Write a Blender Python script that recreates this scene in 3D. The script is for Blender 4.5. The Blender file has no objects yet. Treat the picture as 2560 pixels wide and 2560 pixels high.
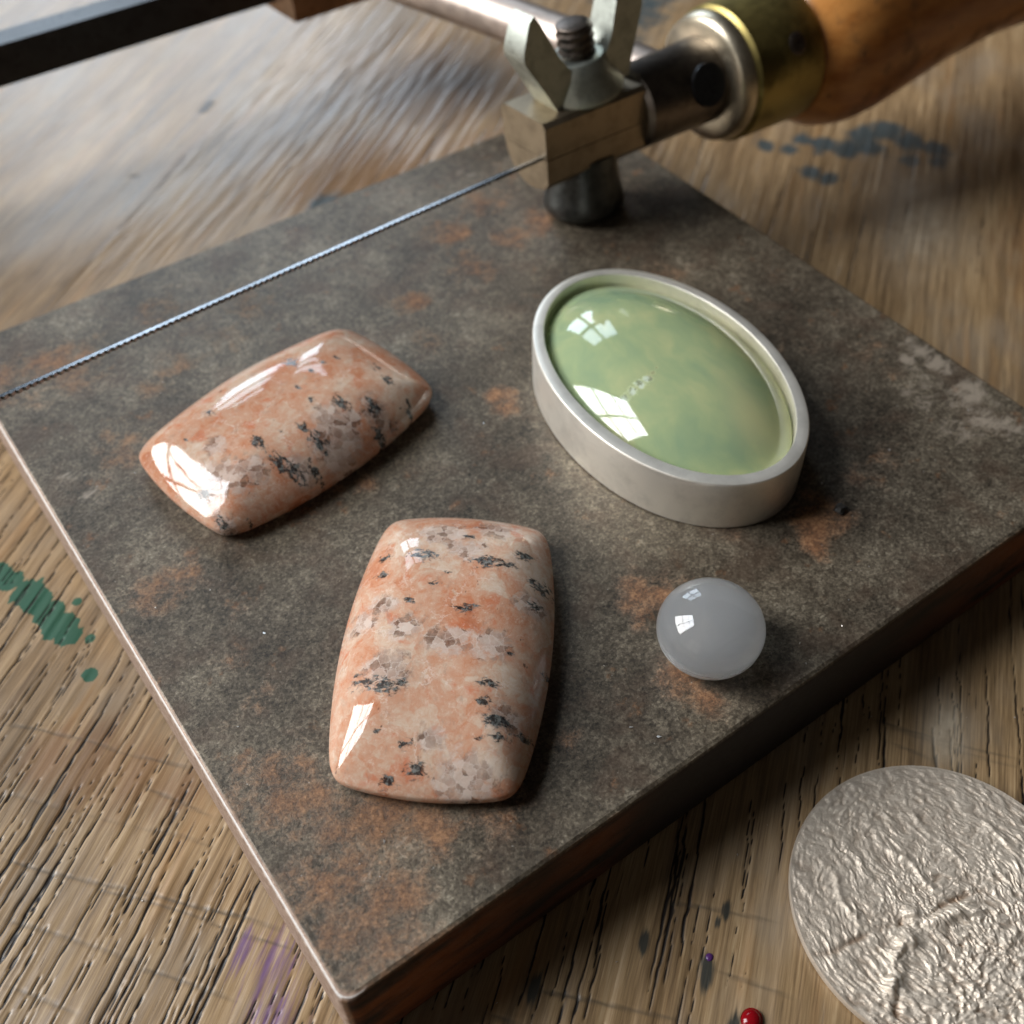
import bpy, bmesh, math, random
import numpy as np
from mathutils import Vector, Matrix

# ------------------------------------------------------------------ camera, world, lamps (1 unit = 1 cm)
sc = bpy.context.scene
sc.unit_settings.system = 'METRIC'
sc.unit_settings.scale_length = 0.01
col = sc.collection
TOP = 1.15                       # height of the steel block's top face above the bench
S = 10.0                         # side of the square block
CAM_POS = Vector((-0.48768, -3.30226, 9.31588 + TOP))
CAM_R = Matrix(((0.8133736, -0.5814352, -0.0188791),
                (0.4468054, 0.6035983, 0.6603287),
                (-0.3725430, -0.5455292, 0.7507394)))
cam_d = bpy.data.cameras.new('camera')
cam = bpy.data.objects.new('camera', cam_d)
col.objects.link(cam)
cam.matrix_world = Matrix.Translation(CAM_POS) @ CAM_R.transposed().to_4x4()
cam_d.sensor_width = 36.0
cam_d.lens = 36.0 * 2821.3 / 2560.0
cam_d.clip_start = 0.1
cam_d.clip_end = 2000.0
cam_d.dof.use_dof = True
cam_d.dof.focus_distance = 10.75
cam_d.dof.aperture_fstop = 0.0397 / (2 * 0.070)
cam_d.dof.aperture_blades = 0
sc.camera = cam

world = bpy.data.worlds.new('World')
sc.world = world
world.use_nodes = True
bg = world.node_tree.nodes['Background']
bg.inputs[0].default_value = (1.0, 0.86, 0.72, 1)
bg.inputs[1].default_value = 0.016

sc.view_settings.view_transform = 'Standard'
sc.view_settings.look = 'None'
sc.view_settings.gamma = 1.0
sc.view_settings.exposure = 0.2
sc.cycles.use_denoising = True
sc.cycles.max_bounces = 10
sc.cycles.transmission_bounces = 8
sc.cycles.volume_bounces = 6
sc.cycles.sample_clamp_indirect = 6.0
sc.cycles.caustics_reflective = True
sc.cycles.caustics_refractive = True


def window(az0, az1, el0, el1, dist, nx, nz, gap, radiance, color_low, color_high, shift=(4.5, 4.0)):
    """The panes of a window, or of the added fill, seen from the bench, one area lamp per pane, dark glazing bars between."""
    azm = math.radians((az0 + az1) / 2)
    half = dist * math.tan(math.radians((az1 - az0) / 2))
    z0, z1 = dist * math.tan(math.radians(el0)), dist * math.tan(math.radians(el1))
    out = Vector((math.cos(azm), math.sin(azm), 0))
    side = Vector((-out.y, out.x, 0))
    c0 = Vector((shift[0], shift[1], 0)) + out * dist
    w = 2 * half / nx
    h = (z1 - z0) / nz
    for i in range(nx):
        for j in range(nz):
            ld = bpy.data.lights.new('window_or_fill_light', 'AREA')
            ld.shape = 'RECTANGLE'
            ld.size = w - gap
            ld.size_y = h - gap
            t = (j + 0.5) / nz
            cc = [a * (1 - t) + b * t for a, b in zip(color_low, color_high)]
            ld.color = cc
            ld.energy = radiance * math.pi * ld.size * ld.size_y
            lo = bpy.data.objects.new('window_or_fill_light', ld)
            p = c0 + side * (-half + (i + 0.5) * w) + Vector((0, 0, z0 + (j + 0.5) * h))
            m = Matrix((side, Vector((0, 0, 1)), side.cross(Vector((0, 0, 1))))).transposed()
            # a lamp shines along its local -Z: -Z must look from the window to the bench
            if (m @ Vector((0, 0, -1))).dot(-out) < 0:
                m = Matrix((-side, Vector((0, 0, 1)), (-side).cross(Vector((0, 0, 1))))).transposed()
            lo.matrix_world = Matrix.Translation(p) @ m.to_4x4()
            col.objects.link(lo)


# big workshop window to the left, a smaller one beyond the bench, an added dim fill behind the photographer's left shoulder
window(121, 159, 20, 58, 90, 2, 3, 3.0, 16.5, (0.99, 0.965, 0.93), (0.88, 0.94, 1.0))
window(62, 86, 15, 27.5, 130, 2, 1, 5.0, 7.5, (0.76, 0.88, 1.0), (0.68, 0.84, 1.0))
window(62, 86, 28.5, 39, 130, 2, 1, 5.0, 5.5, (0.76, 0.88, 1.0), (0.68, 0.84, 1.0))
window(180, 208, 6, 34, 110, 2, 2, 4.0, 0.8, (1.0, 0.96, 0.90), (1.0, 0.97, 0.93))  # added soft fill from the left, set out in panes

# ------------------------------------------------------------------ helpers
rng = np.random.default_rng(7)
random.seed(7)


def _hash(ix, iy, seed):
    h = (ix.astype(np.int64) * 374761393 + iy.astype(np.int64) * 668265263 + seed * 974634777) & 0xffffffff
    h = ((h ^ (h >> 13)) * 1274126177) & 0xffffffff
    h = (h ^ (h >> 16)) & 0xffffffff
    return h / 4294967295.0


def vnoise(x, y, seed=0):
    x = np.asarray(x, float); y = np.asarray(y, float)
    ix = np.floor(x); iy = np.floor(y)
    fx = x - ix; fy = y - iy
    fx = fx * fx * fx * (fx * (fx * 6 - 15) + 10); fy = fy * fy * fy * (fy * (fy * 6 - 15) + 10)
    a = _hash(ix, iy, seed); b = _hash(ix + 1, iy, seed); c = _hash(ix, iy + 1, seed); d = _hash(ix + 1, iy + 1, seed)
    return (a * (1 - fx) + b * fx) * (1 - fy) + (c * (1 - fx) + d * fx) * fy


def fbm(x, y, seed=0, oct=4):
    v = 0; a = 0.5; t = 0
    for o in range(oct):
        v = v + a * vnoise(np.asarray(x) * 2 ** o + 17.3 * o, np.asarray(y) * 2 ** o - 9.1 * o, seed + o)
        t += a; a *= 0.5
    return v / t


def sstep(a, b, x):
    t = np.clip((x - a) / (b - a), 0, 1)
    return t * t * (3 - 2 * t)


def link_mesh(name, verts, faces, mat=None, parent=None, smooth=True, attrs=None, loc=None, rotz=None, sharp=None):
    me = bpy.data.meshes.new(name)
    me.from_pydata(verts, [], faces)
    me.validate()
    return finish(name, me, mat, parent, smooth, attrs, loc, rotz, sharp)


def finish(name, me, mat, parent=None, smooth=True, attrs=None, loc=None, rotz=None, sharp=None):
    if smooth:
        me.polygons.foreach_set('use_smooth', np.ones(len(me.polygons), bool))
        if sharp is not None:
            me.set_sharp_from_angle(angle=math.radians(sharp))
    for k, v in (attrs or {}).items():
        a = me.attributes.new(k, 'FLOAT', 'POINT')
        a.data.foreach_set('value', np.asarray(v, np.float32))
    me.update()
    o = bpy.data.objects.new(name, me)
    if mat is not None:
        me.materials.append(mat)
    if parent is not None:
        o.parent = parent
    if loc is not None:
        o.location = loc
    if rotz is not None:
        o.rotation_euler = (0, 0, rotz)
    col.objects.link(o)
    return o


def quad_faces(nr, nc, wrap):
    """faces of a grid of nr rings with nc points each"""
    i = np.arange(nr - 1)[:, None]
    n = nc if wrap else nc - 1
    j = np.arange(n)[None, :]
    j2 = (j + 1) % nc
    a = i * nc + j; b = i * nc + j2; c = (i + 1) * nc + j2; d = (i + 1) * nc + j
    return np.stack([a, b, c, d], -1).reshape(-1, 4)


def np_mesh(name, verts, quads, tris=None):
    me = bpy.data.meshes.new(name)
    verts = np.asarray(verts, np.float32)
    quads = np.asarray(quads, np.int32)
    nt = 0 if tris is None else len(tris)
    me.vertices.add(len(verts))
    me.vertices.foreach_set('co', verts.ravel())
    li = quads.ravel() if nt == 0 else np.concatenate([quads.ravel(), np.asarray(tris, np.int32).ravel()])
    me.loops.add(len(li))
    me.loops.foreach_set('vertex_index', li)
    me.polygons.add(len(quads) + nt)
    starts = np.concatenate([np.arange(len(quads)) * 4, len(quads) * 4 + np.arange(nt) * 3]).astype(np.int32)
    me.polygons.foreach_set('loop_start', starts)
    me.update(calc_edges=True)
    return me


def radial_solid(outline, rings, centre_bottom=True):
    """outline (N,2) round the origin; rings: list of (scale or outline array, z or z-array). The last ring closes on a point,
    the first one on the flat underside. Rings run from the underside outward and up to the middle of the top."""
    N = len(outline)
    V = []
    for s, z in rings:
        o = outline * s if np.isscalar(s) else s
        zz = np.full(N, z) if np.isscalar(z) else z
        V.append(np.c_[o, zz])
    nr = len(V)
    V = np.concatenate(V)
    q = quad_faces(nr, N, True)
    top = V[-N:].mean(0); bot = V[:N].mean(0)
    ti = len(V); bi = ti + 1
    V = np.concatenate([V, top[None], bot[None]])
    j = np.arange(N); j2 = (j + 1) % N
    t1 = np.stack([(nr - 1) * N + j, (nr - 1) * N + j2, np.full(N, ti)], 1)
    t2 = np.stack([j2, j, np.full(N, bi)], 1)
    return V, q, np.concatenate([t1, t2])


def tag(o, label=None, cat=None, group=None, kind=None):
    if label: o['label'] = label
    if cat: o['category'] = cat
    if group: o['group'] = group
    if kind: o['kind'] = kind
    return o


def thing(name, label, cat, loc=(0, 0, 0), group=None):
    o = bpy.data.objects.new(name, None)
    o.empty_display_size = 0.3
    o.location = loc
    col.objects.link(o)
    return tag(o, label, cat, group)


def from_bm(name, bm, mat, parent=None, bevel=0.0, segs=2, sharp=40, loc=None):
    if bevel:
        bmesh.ops.bevel(bm, geom=[e for e in bm.edges if e.calc_face_angle(0) > 0.5], offset=bevel, segments=segs,
                        affect='EDGES', profile=0.6)
    bmesh.ops.recalc_face_normals(bm, faces=bm.faces)
    me = bpy.data.meshes.new(name)
    bm.to_mesh(me); bm.free()
    return finish(name, me, mat, parent, True, None, loc, None, sharp)


def prism(poly, axis_o, u, v, w, t0, t1):
    """polygon in the u,v plane extruded along w from t0 to t1"""
    bm = bmesh.new()
    o, u, v, w = map(Vector, (axis_o, u, v, w))
    a = [bm.verts.new(o + u * p[0] + v * p[1] + w * t0) for p in poly]
    b = [bm.verts.new(o + u * p[0] + v * p[1] + w * t1) for p in poly]
    bm.faces.new(a); bm.faces.new(list(reversed(b)))
    n = len(poly)
    for i in range(n):
        bm.faces.new((a[i], b[i], b[(i + 1) % n], a[(i + 1) % n]))
    return bm


def lathe(profile, origin, axis, up=(0, 0, 1), n=72):
    """profile: list of (distance along the axis, radius)"""
    axis = Vector(axis).normalized()
    e1 = Vector(up) - axis * axis.dot(Vector(up)); e1.normalize()
    e2 = axis.cross(e1)
    bm = bmesh.new()
    rows = []
    for d, r in profile:
        c = Vector(origin) + axis * d
        if r < 1e-5:
            rows.append([bm.verts.new(c)])
        else:
            rows.append([bm.verts.new(c + (e1 * math.cos(2 * math.pi * k / n) + e2 * math.sin(2 * math.pi * k / n)) * r) for k in range(n)])
    for a, b in zip(rows[:-1], rows[1:]):
        for k in range(n):
            k2 = (k + 1) % n
            if len(a) == 1 and len(b) == 1: continue
            if len(a) == 1: bm.faces.new((a[0], b[k2], b[k]))
            elif len(b) == 1: bm.faces.new((a[k], a[k2], b[0]))
            else: bm.faces.new((a[k], a[k2], b[k2], b[k]))
    return bm


def tube(points, r, n=28):
    bm = bmesh.new()
    pts = [Vector(p) for p in points]
    rows = []
    ref = Vector((0, 0, 1))
    for i, p in enumerate(pts):
        t = (pts[min(i + 1, len(pts) - 1)] - pts[max(i - 1, 0)]).normalized()
        e1 = (ref - t * t.dot(ref)).normalized(); e2 = t.cross(e1)
        rr = r[i] if isinstance(r, (list, tuple)) else r
        rows.append([bm.verts.new(p + (e1 * math.cos(2 * math.pi * k / n) + e2 * math.sin(2 * math.pi * k / n)) * rr) for k in range(n)])
    for a, b in zip(rows[:-1], rows[1:]):
        for k in range(n):
            bm.faces.new((a[k], a[(k + 1) % n], b[(k + 1) % n], b[k]))
    bm.faces.new(list(reversed(rows[0]))); bm.faces.new(rows[-1])
    return bm


# ------------------------------------------------------------------ node helper
class NB:
    def __init__(self, name):
        self.m = bpy.data.materials.new(name)
        self.m.use_nodes = True
        self.t = self.m.node_tree
        self.b = self.t.nodes['Principled BSDF']
        self.oc = self.t.nodes.new('ShaderNodeTexCoord').outputs['Object']

    def n(self, kind, **kw):
        nd = self.t.nodes.new(kind)
        for k, v in kw.items():
            setattr(nd, k, v)
        return nd

    def put(self, sock, v):
        if isinstance(v, bpy.types.NodeSocket):
            self.t.links.new(v, sock)
        elif isinstance(v, (tuple, list)) and sock.type == 'RGBA':
            sock.default_value = (*v[:3], 1)
        else:
            sock.default_value = v

    def set(self, **kw):
        for k, v in kw.items():
            self.put(self.b.inputs[k.replace('_', ' ')], v)

    def map(self, scale=(1, 1, 1), loc=(0, 0, 0), rot=(0, 0, 0), vec=None):
        nd = self.n('ShaderNodeMapping')
        self.put(nd.inputs['Vector'], vec or self.oc)
        nd.inputs['Scale'].default_value = scale
        nd.inputs['Location'].default_value = loc
        nd.inputs['Rotation'].default_value = rot
        return nd.outputs[0]

    def noise(self, vec=None, scale=1.0, detail=4.0, rough=0.55, dist=0.0, color=False):
        nd = self.n('ShaderNodeTexNoise')
        self.put(nd.inputs['Vector'], vec or self.oc)
        nd.inputs['Scale'].default_value = scale
        nd.inputs['Detail'].default_value = detail
        nd.inputs['Roughness'].default_value = rough
        nd.inputs['Distortion'].default_value = dist
        return nd.outputs['Color' if color else 'Fac']

    def voro(self, vec=None, scale=1.0, feature='F1', rand=1.0, out='Distance'):
        nd = self.n('ShaderNodeTexVoronoi', feature=feature)
        self.put(nd.inputs['Vector'], vec or self.oc)
        nd.inputs['Scale'].default_value = scale
        nd.inputs['Randomness'].default_value = rand
        return nd.outputs[out]

    def math(self, op, a, b=0.0, c=0.0, clamp=False):
        nd = self.n('ShaderNodeMath', operation=op, use_clamp=clamp)
        self.put(nd.inputs[0], a); self.put(nd.inputs[1], b); self.put(nd.inputs[2], c)
        return nd.outputs[0]

    def step(self, x, a, b):
        nd = self.n('ShaderNodeMapRange', interpolation_type='SMOOTHSTEP')
        self.put(nd.inputs[0], x); self.put(nd.inputs[1], a); self.put(nd.inputs[2], b)
        return nd.outputs[0]

    def mix(self, f, a, b, mode='MIX'):
        nd = self.n('ShaderNodeMix', data_type='RGBA', blend_type=mode)
        self.put(nd.inputs['Factor'], f)
        self.put(nd.inputs[6], a); self.put(nd.inputs[7], b)
        return nd.outputs[2]

    def ramp(self, f, stops):
        nd = self.n('ShaderNodeValToRGB')
        r = nd.color_ramp
        while len(r.elements) < len(stops):
            r.elements.new(0.5)
        for e, (p, c) in zip(r.elements, stops):
            e.position = p
            e.color = (*c, 1)
        self.put(nd.inputs[0], f)
        return nd.outputs[0]

    def attr(self, name):
        return self.n('ShaderNodeAttribute', attribute_name=name).outputs['Fac']

    def bump(self, h, strength=0.3, dist=0.02, normal=None):
        nd = self.n('ShaderNodeBump')
        nd.inputs['Strength'].default_value = strength
        nd.inputs['Distance'].default_value = dist
        self.put(nd.inputs['Height'], h)
        if normal is not None:
            self.put(nd.inputs['Normal'], normal)
        return nd.outputs[0]

    def volume(self, colr, density, aniso=0.0):
        nd = self.n('ShaderNodeVolumePrincipled')
        self.put(nd.inputs['Color'], colr)
        self.put(nd.inputs['Density'], density)
        nd.inputs['Anisotropy'].default_value = aniso
        self.t.links.new(nd.outputs[0], self.t.nodes['Material Output'].inputs['Volume'])

    def add_vec(self, v, w, k):
        nd = self.n('ShaderNodeVectorMath', operation='MULTIPLY_ADD')
        self.put(nd.inputs[0], w); nd.inputs[1].default_value = (k, k, k); self.put(nd.inputs[2], v)
        return nd.outputs[0]


# ------------------------------------------------------------------ materials
def mat_wood():
    b = NB('worn_oak')
    w1 = b.noise(b.map((0.10, 0.28, 1)), 1.0, 2, 0.5, color=True)
    v = b.add_vec(b.oc, w1, 0.13)
    broad = b.noise(b.map((0.10, 1.1, 1), vec=v), 1.0, 5, 0.6)
    streak = b.noise(b.map((0.30, 7.0, 1), vec=v), 1.0, 6, 0.65)
    fibre = b.math('ADD', b.math('MULTIPLY', b.noise(b.map((0.9, 27.0, 1), vec=v), 1.0, 3, 0.7), 0.55), b.math('MULTIPLY', b.noise(b.map((1.6, 62.0, 1), (2, 2, 0), vec=v), 1.0, 3, 0.8), 0.45))
    mott = b.noise(b.map((0.5, 0.8, 1)), 1.0, 4, 0.6)
    f = b.math('ADD', b.math('MULTIPLY', broad, 0.36), b.math('ADD', b.math('MULTIPLY', streak, 0.40), b.math('MULTIPLY', fibre, 0.66)))
    c = b.ramp(f, [(0.55, (0.075, 0.044, 0.021)), (0.66, (0.205, 0.130, 0.064)), (0.75, (0.325, 0.215, 0.110)), (0.88, (0.48, 0.35, 0.205))])
    c = b.mix(b.step(mott, 0.45, 0.75), c, b.mix(0.6, c, (0.27, 0.22, 0.165)))
    honey = b.step(b.noise(b.map((0.25, 2.4, 1), (3, 7, 0), vec=v), 1.0, 4, 0.6), 0.55, 0.72)
    c = b.mix(b.math('MULTIPLY', honey, 0.45), c, (0.36, 0.19, 0.07))
    # short dark pores
    pore = b.step(b.noise(b.map((1.1, 26.0, 1), (5, 1, 0), vec=v), 1.0, 3, 0.6), 0.64, 0.74)
    c = b.mix(b.math('MULTIPLY', pore, 0.75), c, (0.035, 0.022, 0.014))
    grime = b.step(b.noise(b.map((0.28, 0.5, 1), (11, 2, 0)), 1.0, 5, 0.62), 0.52, 0.76)
    c = b.mix(b.math('MULTIPLY', grime, 0.5), c, (0.10, 0.072, 0.048))
    # stains and paint, broken up by the grain
    brk = b.noise(b.map((1.2, 14.0, 1), (1, 3, 0), vec=v), 1.0, 4, 0.65)
    brk2 = b.noise(b.map((3.0, 3.0, 1), (8, 3, 0)), 1.0, 4, 0.65)
    for name, colr, k, sharp in (('rusty', (0.17, 0.075, 0.028), 0.48, 0.30), ('blue', (0.026, 0.058, 0.075), 0.85, 0.22),
                                 ('purple', (0.12, 0.055, 0.22), 0.72, 0.22), ('inky', (0.02, 0.028, 0.028), 0.9, 0.25),
                                 ('green', (0.010, 0.085, 0.050), 0.95, 0.05)):
        a = b.attr(name)
        if name == 'blue':
            s = b.math('ADD', a, b.math('MULTIPLY', b.math('SUBTRACT', b.math('ADD', brk2, b.math('MULTIPLY', brk, 0.35)), 0.67), 1.5))
            m = b.math('MULTIPLY', b.step(s, 0.25, 0.8), b.step(a, 0.04, 0.4))
        elif name == 'green':
            s = b.math('ADD', a, b.math('MULTIPLY', b.math('SUBTRACT', b.math('ADD', brk2, b.math('MULTIPLY', brk, 0.6)), 0.8), 1.0))
            m = b.step(s, 0.47, 0.53)
        else:
            s = b.math('ADD', a, b.math('MULTIPLY', b.math('SUBTRACT', brk, 0.5), 1.6))
            m = b.math('MULTIPLY', b.step(s, 0.5 - sharp, 0.5 + sharp), b.step(a, 0.04, 0.3))
        c = b.mix(b.math('MULTIPLY', m, k), c, colr)
    cr = b.attr('crack')
    c = b.mix(b.step(cr, 0.15, 0.75), c, (0.012, 0.008, 0.006))
    scr = b.attr('scratch')
    c = b.mix(b.math('MULTIPLY', scr, 0.75), c, (0.055, 0.045, 0.034))
    pal = b.attr('pale')
    c = b.mix(b.math('MULTIPLY', pal, b.math('MULTIPLY', brk2, 1.2)), c, (0.55, 0.47, 0.36))
    hgt = b.math('ADD', b.math('MULTIPLY', fibre, 0.5), b.math('ADD', b.math('MULTIPLY', streak, 0.6), b.math('MULTIPLY', pore, -0.8)))
    b.set(Base_Color=c, Roughness=b.math('ADD', 0.27, b.math('MULTIPLY', streak, 0.26)),
          Normal=b.bump(hgt, 0.38, 0.014))
    b.b.inputs['Specular IOR Level'].default_value = 0.5
    b.set(Coat_Weight=b.math('MULTIPLY', b.math('SUBTRACT', 1.0, b.step(cr, 0.02, 0.3)), 0.26), Coat_Roughness=0.25)
    return b.m


def mat_steel():
    b = NB('rusted_steel')
    wv = b.noise(None, 2.2, 3, 0.55, color=True)
    v = b.add_vec(b.oc, wv, 0.25)
    big = b.noise(v, 0.9, 5, 0.6)
    fine = b.noise(b.oc, 10.0, 6, 0.78)
    grit = b.noise(b.oc, 30.0, 4, 0.85)
    f = b.math('ADD', b.math('MULTIPLY', big, 0.42), b.math('ADD', b.math('MULTIPLY', fine, 0.38), b.math('MULTIPLY', grit, 0.46)))
    c = b.ramp(f, [(0.49, (0.018, 0.0145, 0.011)), (0.60, (0.066, 0.052, 0.037)), (0.69, (0.155, 0.124, 0.088)), (0.80, (0.36, 0.305, 0.22))])
    cellc = b.n('ShaderNodeSeparateColor'); b.put(cellc.inputs[0], b.voro(b.add_vec(b.oc, b.noise(b.oc, 20, 2, 0.5, color=True), 0.025), 40.0, out='Color'))
    f = b.math('ADD', f, b.math('MULTIPLY', b.math('SUBTRACT', cellc.outputs[0], 0.5), 0.115))
    c = b.ramp(f, [(0.47, (0.024, 0.0190, 0.0135)), (0.595, (0.078, 0.062, 0.044)), (0.70, (0.160, 0.131, 0.094)), (0.83, (0.38, 0.33, 0.245))])
    warm = b.step(b.noise(v, 1.6, 4, 0.6), 0.48, 0.66)
    c = b.mix(b.math('MULTIPLY', warm, 0.35), c, b.mix(fine, (0.045, 0.022, 0.014), (0.14, 0.085, 0.055)))
    ar = b.attr('rust')
    n2 = b.noise(b.oc, 5.0, 6, 0.72)
    s = b.math('ADD', ar, b.math('ADD', b.math('MULTIPLY', b.math('SUBTRACT', n2, 0.5), 1.9), b.math('MULTIPLY', b.math('SUBTRACT', grit, 0.5), 0.9)))
    m = b.math('MULTIPLY', b.step(s, 0.30, 1.15), b.step(ar, 0.03, 0.55))
    rc = b.ramp(b.math('ADD', b.math('MULTIPLY', grit, 0.6), b.math('MULTIPLY', fine, 0.5)),
                [(0.40, (0.050, 0.020, 0.010)), (0.55, (0.19, 0.085, 0.036)), (0.72, (0.40, 0.22, 0.11))])
    c = b.mix(b.math('MULTIPLY', m, 0.92), c, rc)
    # stray rust freckles everywhere
    fr = b.step(b.noise(b.oc, 3.1, 6, 0.7), 0.60, 0.70)
    c = b.mix(b.math('MULTIPLY', fr, 0.55), c, rc)
    ap = b.attr('pale')
    pn = b.noise(b.map((4, 7, 1), rot=(0, 0, 0.6)), 1.0, 6, 0.75, 0.6)
    ps = b.math('ADD', ap, b.math('MULTIPLY', b.math('SUBTRACT', pn, 0.5), 2.6))
    pm = b.math('MULTIPLY', b.step(ps, 0.45, 1.1), b.step(ap, 0.05, 0.5))
    c = b.mix(b.math('MULTIPLY', pm, 0.75), c, (0.40, 0.335, 0.265))
    spk = b.step(b.noise(b.oc, 21.0, 2, 0.5), 0.735, 0.775)
    c = b.mix(b.math('MULTIPLY', spk, 0.6), c, (0.40, 0.37, 0.32))
    lit_left = b.attr('lit_left')
    c = b.mix(b.step(lit_left, 0.1, 0.5), c, b.mix(b.step(lit_left, 0.6, 0.72), b.mix(b.step(fine, 0.38, 0.62), (0.22, 0.135, 0.092), (0.42, 0.315, 0.25)), (0.74, 0.71, 0.68)))  # edge highlight and lit left side put into the colour
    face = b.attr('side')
    sc_ = b.mix(b.math('MULTIPLY', b.step(b.noise(b.map((0.6, 0.6, 2.5)), 1.3, 5, 0.6), 0.34, 0.60), ar), (0.012, 0.007, 0.0045), (0.22, 0.065, 0.014))  # rust patches over a base darkened for the shaded sides
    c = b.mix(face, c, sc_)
    rough = b.math('ADD', b.math('ADD', 0.33, b.math('MULTIPLY', fine, 0.18)), b.math('ADD', b.math('MULTIPLY', m, 0.25), b.math('MULTIPLY', face, 0.35)))
    h = b.math('ADD', b.math('MULTIPLY', fine, 0.7), b.math('ADD', b.math('MULTIPLY', grit, 0.5), b.math('MULTIPLY', m, 0.35)))
    b.set(Base_Color=c, Metallic=b.math('MULTIPLY', b.math('MULTIPLY', b.math('SUBTRACT', 1.0, m), b.math('SUBTRACT', 1.0, face)), 0.35), Roughness=rough, Normal=b.bump(h, 0.42, 0.02))
    return b.m


def mat_granite(seed):
    b = NB('polished_granite')
    o = b.map((1, 1, 1), (seed * 7.3, seed * 3.1, seed))
    wv = b.noise(o, 2.4, 3, 0.6, color=True)
    v = b.add_vec(o, wv, 0.35)
    cells = b.voro(v, 3.4, out='Color')
    cs = b.n('ShaderNodeSeparateColor')
    b.put(cs.inputs[0], cells)
    n1 = b.noise(v, 2.0, 5, 0.62)
    n2 = b.noise(v, 7.0, 5, 0.7)
    f = b.math('ADD', b.math('MULTIPLY', n1, 0.56), b.math('ADD', b.math('MULTIPLY', cs.outputs[0], 0.10), b.math('MULTIPLY', b.noise(v, 11.0, 6, 0.8), 0.42)))
    c = b.ramp(f, [(0.36, (0.40, 0.14, 0.072)), (0.46, (0.50, 0.235, 0.138)), (0.54, (0.53, 0.315, 0.215)), (0.62, (0.56, 0.41, 0.31)), (0.72, (0.62, 0.52, 0.43))])
    red = b.step(b.noise(v, 3.6, 4, 0.6), 0.58, 0.72)
    c = b.mix(b.math('MULTIPLY', red, 0.6), c, (0.50, 0.13, 0.05))
    # pale veins between crystals
    fine = b.noise(o, 13.0, 6, 0.82)
    c = b.mix(b.math('MULTIPLY', b.step(fine, 0.53, 0.68), 0.50), c, (0.70, 0.57, 0.47))
    c = b.mix(b.math('MULTIPLY', b.step(b.noise(b.map((6, 9, 6), (2, seed, 1)), 1.0, 5, 0.75), 0.54, 0.70), 0.45), c, (0.30, 0.20, 0.155))
    edge = b.voro(b.add_vec(o, b.noise(o, 6, 4, 0.7, color=True), 0.30), 3.0, 'DISTANCE_TO_EDGE')
    vein = b.math('MULTIPLY', b.math('SUBTRACT', 1.0, b.step(edge, 0.0, 0.035)), b.step(b.noise(o, 2.7, 4), 0.46, 0.66))
    c = b.mix(b.math('MULTIPLY', vein, 0.45), c, (0.74, 0.64, 0.57))
    # smoky quartz: larger irregular translucent areas with dark pits and pale crackle
    aq = b.attr('quartz')
    qn = b.noise(v, 7.5, 6, 0.75)
    qs = b.math('ADD', aq, b.math('MULTIPLY', b.math('SUBTRACT', qn, 0.5), 2.4))
    qm = b.math('MULTIPLY', b.step(qs, 0.22, 0.85), b.step(aq, 0.02, 0.45))
    ov = b.add_vec(o, b.noise(o, 11, 4, 0.7, color=True), 0.10)
    qc = b.voro(ov, 10.5, 'DISTANCE_TO_EDGE')
    qsep = b.n('ShaderNodeSeparateColor'); b.put(qsep.inputs[0], b.voro(ov, 10.5, out='Color'))
    qv = b.math('ADD', b.math('MULTIPLY', qsep.outputs[1], 0.5), b.math('MULTIPLY', b.noise(o, 9, 5, 0.75), 0.6))
    q = b.ramp(qv, [(0.30, (0.10, 0.06, 0.046)), (0.42, (0.26, 0.185, 0.15)), (0.58, (0.42, 0.325, 0.275)), (0.80, (0.60, 0.50, 0.44))])
    q = b.mix(b.math('MULTIPLY', b.math('SUBTRACT', 1.0, b.step(qc, 0.0, 0.07)), 0.5), q, (0.66, 0.58, 0.53))
    c = b.mix(b.math('MULTIPLY', qm, 0.82), c, q)
    # black mica flecks
    af = b.attr('fleck')
    fn = b.noise(b.map((20, 11, 15), (seed, 2, 0)), 1.0, 3, 0.7, 0.6)
    fs = b.math('ADD', af, b.math('MULTIPLY', b.math('SUBTRACT', fn, 0.5), 3.2))
    fm = b.math('MULTIPLY', b.step(fs, 0.42, 0.92), b.step(af, 0.03, 0.35))
    c = b.mix(b.math('MULTIPLY', fm, 0.94), c, b.mix(b.step(b.noise(o, 24, 3, 0.7), 0.42, 0.66), (0.010, 0.012, 0.014), (0.17, 0.19, 0.185)))
    tiny = b.math('MULTIPLY', b.step(b.noise(b.map((11, 16, 11), (4, seed, 0)), 1.0, 2, 0.5), 0.70, 0.76), b.step(b.noise(o, 1.6, 2), 0.45, 0.6))
    c = b.mix(b.math('MULTIPLY', tiny, 0.75), c, (0.05, 0.035, 0.03))
    b.set(Base_Color=c, Roughness=b.math('ADD', 0.05, b.math('MULTIPLY', fm, 0.2)), Subsurface_Weight=0.15, Subsurface_Scale=0.1,
          Coat_Weight=0.0, IOR=1.5, Normal=b.bump(b.math('ADD', b.math('MULTIPLY', qm, -0.5), b.noise(o, 6, 2)), 0.06, 0.015))
    b.b.inputs['Subsurface Radius'].default_value = (1.0, 0.5, 0.3)
    return b.m


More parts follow.
